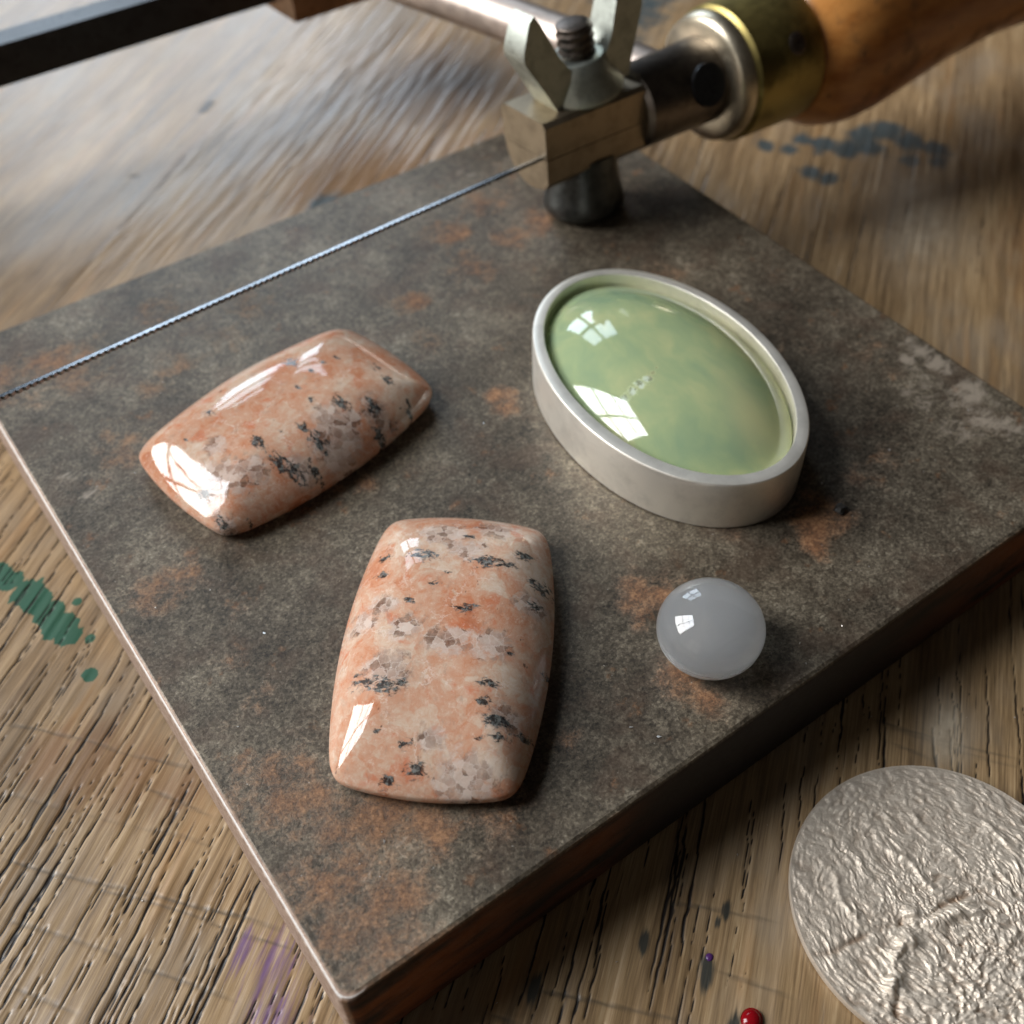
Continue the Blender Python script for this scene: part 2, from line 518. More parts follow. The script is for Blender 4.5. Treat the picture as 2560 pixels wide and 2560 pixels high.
def mat_prehnite():
    b = NB('green_prehnite')
    wv = b.noise(None, 0.9, 3, 0.5, color=True)
    v = b.add_vec(b.oc, wv, 0.9)
    n1 = b.noise(v, 0.75, 4, 0.5)
    n2 = b.noise(b.map((0.8, 2.2, 1), rot=(0, 0, 0.5), vec=v), 1.2, 4, 0.55)
    f = b.math('ADD', b.math('MULTIPLY', n1, 0.6), b.math('MULTIPLY', n2, 0.4))
    c = b.ramp(f, [(0.38, (0.46, 0.65, 0.42)), (0.48, (0.64, 0.79, 0.45)), (0.57, (0.85, 0.91, 0.50)), (0.66, (1.0, 0.98, 0.66))])
    ag = b.attr('painted_glow')
    c = b.mix(ag, c, (1.0, 0.97, 0.55))  # focused light painted into the stone's colour as yellow
    af = b.attr('fleck')
    fm = b.math('MULTIPLY', b.step(b.math('ADD', af, b.math('MULTIPLY', b.math('SUBTRACT', b.noise(b.oc, 13, 4, 0.7), 0.5), 1.5)), 0.40, 0.95), b.step(af, 0.03, 0.2))
    c = b.mix(b.math('MULTIPLY', fm, 0.8), c, b.mix(b.attr('tip'), b.mix(b.step(b.noise(b.oc, 16, 3), 0.40, 0.62), (0.08, 0.09, 0.075), (0.40, 0.46, 0.42)), (0.10, 0.05, 0.03)))
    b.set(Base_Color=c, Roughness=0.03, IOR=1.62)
    b.volume((0.99, 0.998, 0.92), 2.6, 0.25)
    b.put(b.b.inputs['Transmission Weight'], b.math('MULTIPLY', b.math('SUBTRACT', 1.0, fm), 0.63))
    return b.m


def mat_moon():
    b = NB('grey_moonstone')
    c = b.ramp(b.noise(b.oc, 2.0, 3, 0.5), [(0.35, (0.88, 0.90, 0.92)), (0.65, (0.95, 0.95, 0.94))])
    sx = b.n('ShaderNodeSeparateXYZ'); b.put(sx.inputs[0], b.oc)
    zz = b.math('ADD', sx.outputs[2], b.math('MULTIPLY', b.math('SUBTRACT', b.noise(None, 4, 3), 0.5), 0.08))
    matt = b.math('SUBTRACT', 1.0, b.step(zz, 0.16, 0.40))      # the unpolished girdle is frosted
    b.set(Base_Color=c, Roughness=b.math('ADD', 0.04, b.math('MULTIPLY', matt, 0.35)), IOR=1.53,
          Transmission_Weight=b.math('SUBTRACT', 0.95, b.math('MULTIPLY', matt, 0.40)))
    b.volume((0.998, 0.998, 0.997), 3.6, 0.45)
    return b.m


def mat_metal(name, colr, rough, dark=0.5, scale=6.0, bump=0.15, brushed=None, metallic=1.0):
    b = NB(name)
    n1 = b.noise(None, scale, 5, 0.65)
    n2 = b.noise(b.map(brushed) if brushed else None, 1.0 if brushed else scale * 5, 3, 0.6)
    c = b.mix(b.step(n1, 0.42, 0.68), colr, tuple(x * dark for x in colr))
    b.set(Base_Color=c, Metallic=metallic, Roughness=b.math('ADD', rough - 0.1, b.math('MULTIPLY', n2, 0.2)), Normal=b.bump(n2, bump, 0.01))
    return b.m


def mat_disc():
    b = NB('textured_silver')
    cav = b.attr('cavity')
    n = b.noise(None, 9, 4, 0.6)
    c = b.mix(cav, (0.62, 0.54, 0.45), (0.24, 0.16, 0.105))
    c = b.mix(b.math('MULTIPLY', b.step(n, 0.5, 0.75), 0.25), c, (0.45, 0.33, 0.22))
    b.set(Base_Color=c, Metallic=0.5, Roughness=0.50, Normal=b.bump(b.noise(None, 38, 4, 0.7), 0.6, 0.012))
    return b.m


def mat_handle():
    b = NB('varnished_beech')
    v = b.map((0.5, 3.0, 3.0))
    n1 = b.noise(v, 1.0, 5, 0.6)
    c = b.ramp(n1, [(0.35, (0.32, 0.105, 0.020)), (0.6, (0.52, 0.225, 0.060))])
    gr = b.step(b.noise(None, 1.1, 5, 0.65), 0.50, 0.64)
    c = b.mix(b.math('MULTIPLY', gr, 0.75), c, (0.15, 0.072, 0.030))
    sp = b.step(b.noise(None, 5.5, 3, 0.6), 0.68, 0.76)
    c = b.mix(b.math('MULTIPLY', sp, 0.8), c, (0.05, 0.022, 0.010))
    b.set(Base_Color=c, Roughness=b.math('ADD', 0.28, b.math('MULTIPLY', gr, 0.25)), Normal=b.bump(b.noise(v, 5, 3), 0.1, 0.02))
    return b.m


def mat_plain(name, colr, rough=0.4, metallic=0.0, **kw):
    b = NB(name)
    n = b.noise(None, 5, 3, 0.6)
    c = b.mix(n, colr, tuple(x * 0.7 for x in colr))
    b.set(Base_Color=c, Roughness=rough, Metallic=metallic, **kw)
    return b.m


M_WOOD = mat_wood()
M_STEEL = mat_steel()
M_SILVER = mat_metal('brushed_silver', (0.90, 0.86, 0.78), 0.46, 0.86, 2.5, 0.16, (2, 2, 55), metallic=0.84)
M_JAW = mat_metal('nickel_jaw', (0.43, 0.35, 0.25), 0.42, 0.75, 4.0, 0.12)
M_NUT = mat_metal('zinc_nut', (0.50, 0.53, 0.48), 0.50, 0.72, 5.0, 0.25)
M_ROD = mat_metal('dark_steel_rod', (0.20, 0.17, 0.145), 0.36, 0.6, 4.0, 0.12)
M_ARM = mat_metal('worn_steel_arm', (0.50, 0.42, 0.37), 0.46, 0.7, 2.0, 0.1)
M_BLACK = mat_metal('blackened_steel', (0.035, 0.036, 0.040), 0.30, 0.6, 3.0, 0.1, metallic=0.4)
M_SCREW = mat_metal('oiled_screw', (0.16, 0.13, 0.11), 0.45, 0.5, 6.0, 0.2)
M_BOLT = mat_metal('dark_bolt', (0.12, 0.13, 0.13), 0.35, 0.5, 4.0, 0.1)
M_RING = mat_metal('nickel_ring', (0.66, 0.58, 0.44), 0.36, 0.8, 4.0, 0.1)
M_BRASS = mat_metal('worn_brass', (0.43, 0.345, 0.125), 0.46, 0.38, 1.3, 0.12)
M_BRONZE = mat_metal('brown_bronze', (0.30, 0.19, 0.12), 0.45, 0.6, 2.0, 0.1)
M_BLADE = mat_metal('blade_steel', (0.19, 0.20, 0.215), 0.26, 0.7, 6.0, 0.05)
M_HANDLE = mat_handle()
M_DISC = mat_disc()
M_PREH = mat_prehnite()
M_MOON = mat_moon()
M_RED = mat_plain('red_enamel', (0.25, 0.004, 0.008), 0.12)
M_PURPLE = mat_plain('purple_enamel', (0.10, 0.03, 0.16), 0.3)
M_CRUMB = mat_plain('dark_grit', (0.03, 0.026, 0.022), 0.6)
M_FILING = mat_plain('bright_filings', (0.75, 0.72, 0.68), 0.3, 0.8)

# ------------------------------------------------------------------ bench top
GA = math.radians(37.5)          # direction of the grain
ca, sa = math.cos(GA), math.sin(GA)


def to_grain(x, y):
    return x * ca + y * sa, -x * sa + y * ca


def build_bench():
    P = np.concatenate([np.linspace(-40, -3.4, 14), np.arange(-3, 5.6, 0.025), np.linspace(5.7, 10.9, 40), np.linspace(11, 18, 80), np.linspace(18.4, 60, 30)])
    Q = np.concatenate([np.linspace(-45, -8.5, 40), np.arange(-8.4, 8.4, 0.0145), np.linspace(8.5, 22, 90), np.linspace(22.6, 50, 12)])
    npn, nq = len(P), len(Q)
    PP, QQ = np.meshgrid(P, Q, indexing='ij')
    crack = np.zeros((npn, nq))
    warp = lambda p, q: 0.40 * (vnoise(p * 0.10, q * 0.2, 3) - 0.5) + 0.05 * (vnoise(p * 0.8, q * 0.9, 4) - 0.5)
    QW = QQ + warp(PP, QQ)
    specs = []
    for k in range(980):
        q0 = rng.uniform(-8.4, 9.2)
        pc = rng.uniform(-3.2, 5.6) if k < 760 else rng.uniform(5, 20)
        L = rng.choice([rng.uniform(0.25, 0.9), rng.uniform(0.8, 2.6), rng.uniform(2.0, 5.5)], p=[0.45, 0.35, 0.2])
        w = rng.uniform(0.004, 0.0105) * (0.65 + 0.5 * min(L / 3, 1))
        specs.append((q0, pc, L, w))
    # the deep splits below the block's left corner
    for k in range(44):
        specs.append((rng.uniform(0.6, 5.6), rng.uniform(-2.2, 1.2), rng.uniform(1.2, 3.6), rng.uniform(0.008, 0.017)))
    for k in range(34):
        specs.append((rng.uniform(-7.2, -2.0), rng.uniform(-0.5, 4.2), rng.uniform(1.0, 3.2), rng.uniform(0.008, 0.016)))
    for q0, pc, L, w in specs:
        i0, i1 = np.searchsorted(P, [pc - L / 2, pc + L / 2])
        if i1 - i0 < 2: continue
        ph = rng.uniform(0, 100)
        for i in range(i0, i1):
            p = P[i]
            t = 2 * (p - pc) / L
            ww = w * math.sqrt(max(0.0, 1 - t * t)) * (0.35 + 1.1 * float(vnoise(p * 3.1 + ph, ph, 9)))
            if ww < 0.0025: continue
            qc = q0 + 0.05 * (float(vnoise(p * 1.3 + ph, 0.5, 5)) - 0.5) + 0.026 * (float(vnoise(p * 8 + ph, 2.5, 6)) - 0.5)
            j = int(np.searchsorted(Q, qc))
            a, bb = max(0, j - 7), min(nq, j + 8)
            vv = np.clip(1.45 - np.abs(QW[i, a:bb] - qc) / ww, 0, 1)
            crack[i, a:bb] = np.maximum(crack[i, a:bb], vv)
    scr = np.zeros_like(crack)
    lines = [((-1.96, 3.63), (-0.04, 1.37), .8), ((-1.3, 2.79), (-0.05, 1.11), .7), ((-2.17, 3.02), (-1.21, 1.81), .6), ((-2.37, 2.42), (-1.89, 1.73), .6),
             ((-1.42, 5.14), (-0.03, 3.41), .7), ((-0.56, 3.58), (-0.07, 2.76), .6), ((-1.32, 1.91), (-0.71, 1.01), .7), ((1.52, -0.43), (2.47, -1.48), .9),
             ((1.05, -0.32), (1.31, -0.67), .8), ((3.02, -0.5), (3.73, -1.32), .7), ((6.09, -0.3), (6.96, -1.58), .8), ((6.05, -0.58), (6.22, -1.04), .7),
             ((2.95, -1.27), (3.37, -1.9), .6), ((6.14, -0.45), (6.88, -1.64), .5), ((-1.75, 4.35), (-0.2, 2.5), .35), ((0.2, -0.4), (1.4, -1.9), .5)]
    for (a, bq, k) in lines:
        pa, qa = to_grain(*a); pb, qb = to_grain(*bq)
        d = np.array([pb - pa, qb - qa]); Ln = np.hypot(*d); d /= Ln
        al = (PP - pa) * d[0] + (QQ - qa) * d[1]
        pr = np.abs(-(PP - pa) * d[1] + (QQ - qa) * d[0] + 0.05 * (vnoise(al * 2.0, 0 * al, int(100 * k)) - 0.5))
        ok = sstep(-0.05, 0.25, al) * (1 - sstep(Ln - 0.2, Ln + 0.1, al))
        ln = np.clip(1.5 - pr / 0.017, 0, 1) * ok * k * (0.4 + 0.9 * vnoise(al * 3.3, QQ * 0, 21))
        scr = np.maximum(scr, ln)
    crack = np.maximum(crack, 0)

    XX = PP * ca - QQ * sa; YY = PP * sa + QQ * ca

    def blobs(L, asp=1.0):
        m = np.zeros_like(crack)
        for x, y, r in L:
            p, q = to_grain(x, y)
            d = np.hypot((PP - p) / (r * asp), (QQ - q) / r)
            m = np.maximum(m, np.exp(-(d ** 2) * 0.9))
        return m
    green = blobs([(-0.76, 7.2, 0.16), (-0.7, 6.98, 0.176), (-0.6, 6.72, 0.208), (-0.55, 6.5, 0.216), (-0.5, 6.25, 0.208), (-0.46, 6.02, 0.208), (-0.44, 5.8, 0.168), (-0.18, 6.22, 0.068), (-0.25, 5.62, 0.075), (-0.43, 5.16, 0.098), (-0.3, 5.95, 0.06), (-0.9, 7.5, 0.16)], 1.1)
    purple = blobs([(-0.30, 1.10, .30), (-0.34, 0.80, .30), (-0.45, 0.7, .32), (-0.55, 0.75, .22), (-0.43, 1.42, .2), (-0.12, 1.0, .16), (-0.6, 0.45, .25)], 1.6) * 0.55
    blue = blobs([(13.1, 8.55, 0.18), (13.35, 8.25, 0.187), (13.77, 8.33, 0.216), (13.94, 7.99, 0.302), (14.19, 7.65, 0.324), (14.72, 7.82, 0.288), (15.08, 7.62, 0.346), (15.18, 7.18, 0.302), (14.73, 6.75, 0.202), (15.38, 6.74, 0.259), (15.04, 6.44, 0.202), (13.13, 7.49, 0.216), (13.22, 7.2, 0.202), (14.5, 7.4, 0.288), (15.0, 14.3, 1.0), (12.2, 12.6, 0.5), (14.2, 13.3, 0.7), (6.2, 11.6, 0.35), (6.9, 11.0, 0.3)], 1.1)
    rusty = blobs([(-0.85, 4.05, .5), (-1.2, 4.4, .35), (-0.55, 3.7, .4), (-0.2, 3.3, .3), (8.6, 10.8, 1.5), (7.2, 11.8, 1.6), (9.8, 13.6, 1.6), (15, 3.5, 1.6), (12.8, 1.6, 1.2)], 1.4) * 0.75
    inky = blobs([(2.90, -1.27, .075), (2.95, -1.2, .05), (3.43, -0.93, .05), (3.30, -0.98, .035), (2.75, -1.78, .07), (1.55, -0.45, .07), (2.62, -0.72, .05), (7.1, 10.6, .3), (0.6, -0.8, .1)], 2.6)
    pale = blobs([(6.6, -0.9, .2), (9.5, 1.0, .3), (13.5, 5.6, .6), (13.3, 2.2, .5)], 2.0)
    far = sstep(6.0, 11.0, PP)
    Z = -0.016 * crack * (1 - 0.5 * far) - 0.005 * scr + 0.012 * (fbm(PP * 0.25, QW * 2.6, 31, 4) - 0.5) + 0.012 * (vnoise(PP * 1.2, QW * 14, 33) - 0.5)
    # the board lies a hair lower right under the block so that the block rests on it
    Z -= 0.035
    V = np.stack([PP, QQ, Z], -1).reshape(-1, 3)
    q = quad_faces(npn, nq, False)[:, ::-1]
    me = np_mesh('workbench_top', V, q)
    o = finish('workbench_top', me, M_WOOD, attrs=dict(crack=crack.ravel(), scratch=scr.ravel(), green=green.ravel(), purple=purple.ravel(), blue=blue.ravel(),
                                                       rusty=rusty.ravel(), inky=inky.ravel(), pale=pale.ravel()), rotz=GA)
    if o.data.polygons[0].normal.z < 0:
        o.data.flip_normals()
    tag(o, 'worn oak workbench top with dark grain splits, knife scratches and paint stains', None, None, 'structure')


build_bench()

# ------------------------------------------------------------------ steel bench block
def square_outline(half, r, n_side=190, n_c=8):
    pts = []
    for k, (sx, sy) in enumerate(((1, 1), (-1, 1), (-1, -1), (1, -1))):
        a0 = k * math.pi / 2
        cx, cy = sx * (half - r), sy * (half - r)
        for i in range(n_c + 1):
            a = a0 + math.pi / 2 * i / n_c
            pts.append((cx + r * math.cos(a), cy + r * math.sin(a)))
        nx, ny = ((-1, 1), (-1, -1), (1, -1), (1, 1))[k]
        p0 = np.array(pts[-1])
        a1 = a0 + math.pi / 2
        p1 = np.array((nx * (half - r) + r * math.cos(a1), ny * (half - r) + r * math.sin(a1)))
        for i in range(1, n_side):
            pts.append(tuple(p0 + (p1 - p0) * i / n_side))
    return np.array(pts)


def build_block():
    H = S / 2
    ch = 0.055
    out = square_outline(H, 0.13)
    rings = [(out * (H - 0.05) / H, 0.0), (1.0, 0.05), (1.0, 0.35), (1.0, 0.7), (1.0, TOP - ch), (out * (H - ch * 0.35) / H, TOP - ch * 0.30), (out * (H - ch) / H, TOP)]
    ks = np.linspace(1, 0, 150)[1:-1]
    for s in ks:
        rings.append((out * (H - ch) / H * s, TOP))
    V, q, t = radial_solid(out, rings)
    X, Y = V[:, 0] + H, V[:, 1] + H
    top = V[:, 2] > TOP - 1e-4
    wx = X + 0.35 * (fbm(X * 1.1, Y * 1.1, 40) - 0.5) * 2; wy = Y + 0.35 * (fbm(X * 1.1, Y * 1.1, 50) - 0.5) * 2
    rust = np.zeros(len(V))
    for x, y, r, k in [(1.01, 1.35, .45, 1), (1.25, 1.05, .35, 1), (0.64, 1.95, .40, .9), (0.4, 1.12, .42, .85), (0.28, 0.6, .35, .8), (0.68, 0.69, .36, .9), (0.25, 2.23, .28, .7), (0.7, 4.86, .4, .8),
                       (0.39, 4.83, .32, .8), (1.15, 7.08, .5, .6), (1.88, 7.81, .4, .5), (2.16, 7.96, .35, .6), (1.03, 8.81, .55, .75), (0.5, 9.1, .4, .7), (0.3, 8.5, .3, .7), (3.16, 4.85, .22, .9), (2.9, 4.95, .18, .7),
                       (5.1, 5.1, .26, 1), (4.96, 4.8, .22, .9), (5.35, 4.6, .2, .5), (4.6, 1.65, .42, .95), (4.35, 1.45, .25, .7), (4.14, 0.64, .28, 1), (4.3, .45, .2, .9), (3.9, .7, .2, .7), (6.75, 1.3, .30, 1.1), (6.6, 1.15, .22, 1.1), (6.95, 1.5, .2, .8),
                       (5.23, 7.24, .28, .95), (7.6, 7.87, .4, .8), (7.22, 8.66, .4, .7), (7.13, 7.74, .35, .8), (6.3, 8.3, .4, .8), (8.48, 5.79, .35, .7), (0.68, 2.88, .3, .5), (0.75, 3.6, .25, .5), (6.75, 2.6, .3, .4),
                       (9.2, 3.0, .3, .5), (8.0, 1.6, .25, .5), (5.9, 1.9, .3, .45), (7.6, 1.5, .3, .5), (2.7, .75, .2, .6), (4.9, 6.5, .35, .55), (1.6, 1.5, .5, .6), (.9, 1.7, .6, .6), (1.9, .8, .5, .6), (.5, .3, .5, .7), (3.2, 5.4, .4, .5), (1.5, 5.9, .6, .4), (5.6, 3.0, .4, .35), (6.2, 7.5, .5, .6), (8.3, 8.6, .5, .5), (3.0, 7.9, .6, .4), (8.6, 3.6, .5, .4), (3.6, 8.6, .5, .5), (2.6, 9.2, .5, .5), (1.1, 4.2, .4, .35), (8.9, 7.4, .4, .5)]:
        d2 = ((wx - x) ** 2 + (wy - y) ** 2) / r ** 2
        rust = np.maximum(rust, k * np.exp(-0.8 * d2))
    pale = np.zeros(len(V))
    for x, y, r, k in [(9.76, 2.65, .3, 1), (9.78, 2.26, .28, 1), (9.71, 1.72, .3, 1), (9.48, 1.21, .4, .9), (9.37, 2.57, .25, .8), (9.26, 2.06, .3, .7), (9.1, 1.5, .35, .7), (9.6, .8, .4, .8), (0.44, 7.07, .35, .55), (0.53, 6.49, .3, .6),
                       (0.05, 6.55, .25, .45), (0.9, 6.7, .25, .4), (2.54, 0.95, .2, .4), (0.95, .95, .2, .5), (.6, 1.0, .15, .5), (1.9, 6.3, .3, .3), (7.4, 9.2, .25, .6), (8.0, 9.3, .2, .6), (6.0, .75, .25, .35), (5.6, 2.0, .5, .35), (6.9, .6, .3, .35)]:
        d2 = ((wx - x) ** 2 + (wy - y) ** 2) / r ** 2
        pale = np.maximum(pale, k * np.exp(-0.8 * d2))
    # left chamfer and side painted bright as lit, other sides rusted and darkened as shade
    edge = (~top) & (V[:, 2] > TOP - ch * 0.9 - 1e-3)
    lit_left = np.where(edge & (X < 0.2), 0.75, 0.0)
    lit_left = np.where((~top) & (~edge) & (X < 0.02), 0.55, lit_left)
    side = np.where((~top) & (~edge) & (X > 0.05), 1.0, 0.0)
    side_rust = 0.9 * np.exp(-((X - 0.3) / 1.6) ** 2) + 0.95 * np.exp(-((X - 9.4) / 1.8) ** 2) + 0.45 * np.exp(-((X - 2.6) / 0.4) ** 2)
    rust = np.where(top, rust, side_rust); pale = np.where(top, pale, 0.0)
    # worn, slightly nicked edges
    me = np_mesh('steel_bench_block', V, q, t)
    o = finish('steel_bench_block', me, M_STEEL, attrs=dict(rust=rust, pale=pale, lit_left=lit_left, side=side), sharp=20, loc=(H, H, 0))
    tag(o, 'square rusty steel bench block lying on the wooden bench under the stones', 'bench block')


build_block()

# ------------------------------------------------------------------ polished granite cabochons
def barrel_outline(a, ac, b, bc, r, n=400):
    """rectangle with four bulging sides: half length a (ac at the corners), half width b (bc at the corners), corner radius r"""
    th = np.linspace(0, 2 * math.pi, 4001)[:-1]
    lo = np.zeros_like(th); hi = np.full_like(th, 4.0)
    cx, sx = np.cos(th), np.sin(th)
    def F(k):
        x, y = k * cx, k * sx
        gx = np.abs(x) / (a - (a - ac) * (y / bc) ** 2)
        gy = np.abs(y) / (b - (b - bc) * (x / ac) ** 2)
        p = r
        return (np.abs(gx) ** p + np.abs(gy) ** p) ** (1 / p)
    for _ in range(40):
        mid = (lo + hi) / 2
        x, y = mid * cx, mid * sx
        ok = (F(mid) < 1) & (np.abs(x) < a * 1.05) & (np.abs(y) < b * 1.05)
        lo = np.where(ok, mid, lo); hi = np.where(ok, hi, mid)
    P = np.stack([lo * cx, lo * sx], 1)
    d = np.r_[0, np.cumsum(np.hypot(*np.diff(np.r_[P, P[:1]], axis=0).T))]
    s = np.linspace(0, d[-1], n + 1)[:-1]
    PP = np.r_[P, P[:1]]
    return np.stack([np.interp(s, d, PP[:, 0]), np.interp(s, d, PP[:, 1])], 1)


def build_cab(name, label, centre, ang, dims, flecks, quartz, seed, hz, shift):
    out = barrel_outline(*dims)
    g = 0.20                       # height of the girdle
    rings = [(0.93, 0.0), (0.955, 0.02), (0.985, 0.08), (1.0, g * 0.75)]
    rho = np.concatenate([np.linspace(1.0, 0.80, 46), np.linspace(0.795, 0.0, 90)[:-1]])
    for s in rho:
        z = g + hz * (1 - s ** 3.0) ** 0.80 if s < 1 else g
        rings.append((s if s > 0 else 0.002, z))
    V, q, t = radial_solid(out, rings)
    # slightly hand-cut: the dome is not perfectly even
    up = V[:, 2] > g
    V[:, 2] += up * 0.022 * (vnoise(V[:, 0] * 1.4 + seed, V[:, 1] * 1.4, 60) - 0.5) * 2 * np.clip((V[:, 2] - g) / 0.25, 0, 1)
    X, Y = V[:, 0] + shift[0], V[:, 1] + shift[1]
    def blob(L, asp, k):
        m = np.zeros(len(V))
        for x, y, r in L:
            m = np.maximum(m, np.exp(-(((X - x) / (r * k)) ** 2 + ((Y - y) / (r * k * asp)) ** 2)))
        return m
    me = np_mesh(name, V, q, t)
    o = finish(name, me, mat_granite(seed), attrs=dict(fleck=blob(flecks, 1.75, 1.0), quartz=blob(quartz, 1.35, 1.5)), loc=(centre[0], centre[1], TOP), rotz=ang)
    return tag(o, label, 'gemstone', 'polished granite cabochons on the steel block')


FA = [(0.75, 0.33, 0.09), (0.72, -0.31, 0.1), (0.91, -0.66, 0.07), (0.78, 0.75, 0.05), (0.53, 0.72, 0.05), (0.54, 0.04, 0.03), (0.39, 0.17, 0.03), (0.59, -0.88, 0.09), (0.13, -0.17, 0.07), (0.18, 0.39, 0.05), (-0.31, -0.65, 0.03), (-0.76, 0.61, 0.09), (-0.8, 0.46, 0.1), (-0.75, 0.31, 0.05), (-0.86, -0.47, 0.05), (-1.03, -0.62, 0.09), (-1.01, -0.52, 0.05), (-1.16, -0.66, 0.06), (-1.2, -0.47, 0.03), (-1.2, 0.45, 0.03), (-1.3, 0.17, 0.05), (-1.49, 0.06, 0.07), (-1.60, 0.31, 0.06), (-1.68, -0.41, 0.02), (0.33, -0.83, 0.06), (-0.37, -1.01, 0.04), (-1.08, -0.86, 0.05), (0.73, -0.54, 0.05), (-0.69, -0.5, 0.06), (-0.64, 0.72, 0.04), (1.09, -0.08, 0.05)]
QA = [(0.88, -0.09, 0.12), (0.94, 0.02, 0.08), (0.14, 0.63, 0.09), (-0.14, 0.38, 0.1), (-0.26, -0.06, 0.13), (-0.24, -0.46, 0.13), (-0.61, 0.46, 0.14), (0.33, -0.79, 0.1), (-1.52, -0.39, 0.16), (1.27, -0.34, 0.12), (1.13, 0.17, 0.14), (-0.04, 0.8, 0.1), (-1.25, -0.05, 0.08), (-0.96, -0.67, 0.1)]
FB = [(0.41, 0.32, 0.09), (0.66, 0.06, 0.03), (0.84, 0.02, 0.03), (0.16, -0.07, 0.04), (0.17, -0.36, 0.04), (0.39, -0.60, 0.08), (-0.15, -0.85, 0.1), (-0.17, -0.62, 0.06), (-0.65, -0.44, 0.07), (-0.65, -0.80, 0.11), (-0.56, -0.95, 0.08), (-0.39, -1.05, 0.06), (1.05, -0.64, 0.06), (0.66, -0.82, 0.08), (0.5, -1.1, 0.07), (1.06, -0.95, 0.03), (1.0, -1.05, 0.05), (-1.50, -0.85, 0.06), (-1.44, -0.48, 0.06), (-1.28, -1.05, 0.04), (-1.15, 0.25, 0.02), (-0.38, -0.49, 0.02), (0.46, 0.03, 0.03), (1.1, -0.35, 0.06), (-0.75, 0.34, 0.04)]
QB = [(0.14, -0.85, 0.17), (0.18, -0.68, 0.12), (-0.06, -1.0, 0.16), (0.32, -0.85, 0.1), (-1.13, -0.56, 0.16), (-1.25, -0.40, 0.12), (-1.0, -0.08, 0.09), (-0.88, -0.68, 0.1), (-1.42, -0.52, 0.09), (0.64, -0.92, 0.12), (-0.5, -0.95, 0.1), (-1.52, -0.93, 0.1)]
build_cab('stone_cabochon', 'salmon pink granite cabochon closest to the front corner of the steel block', (2.52, 2.29), math.radians(48.4),
          (1.64, 1.53, 1.03, 0.85, 16.0), FA, QA, 1, 0.42, (-0.05, 0.0))
build_cab('stone_cabochon', 'salmon pink granite cabochon lying sideways on the steel block below the saw blade', (2.76, 6.0), math.radians(9.5),
          (1.63, 1.54, 1.07, 0.86, 16.0), FB, QB, 2, 0.42, (-0.03, -0.08))

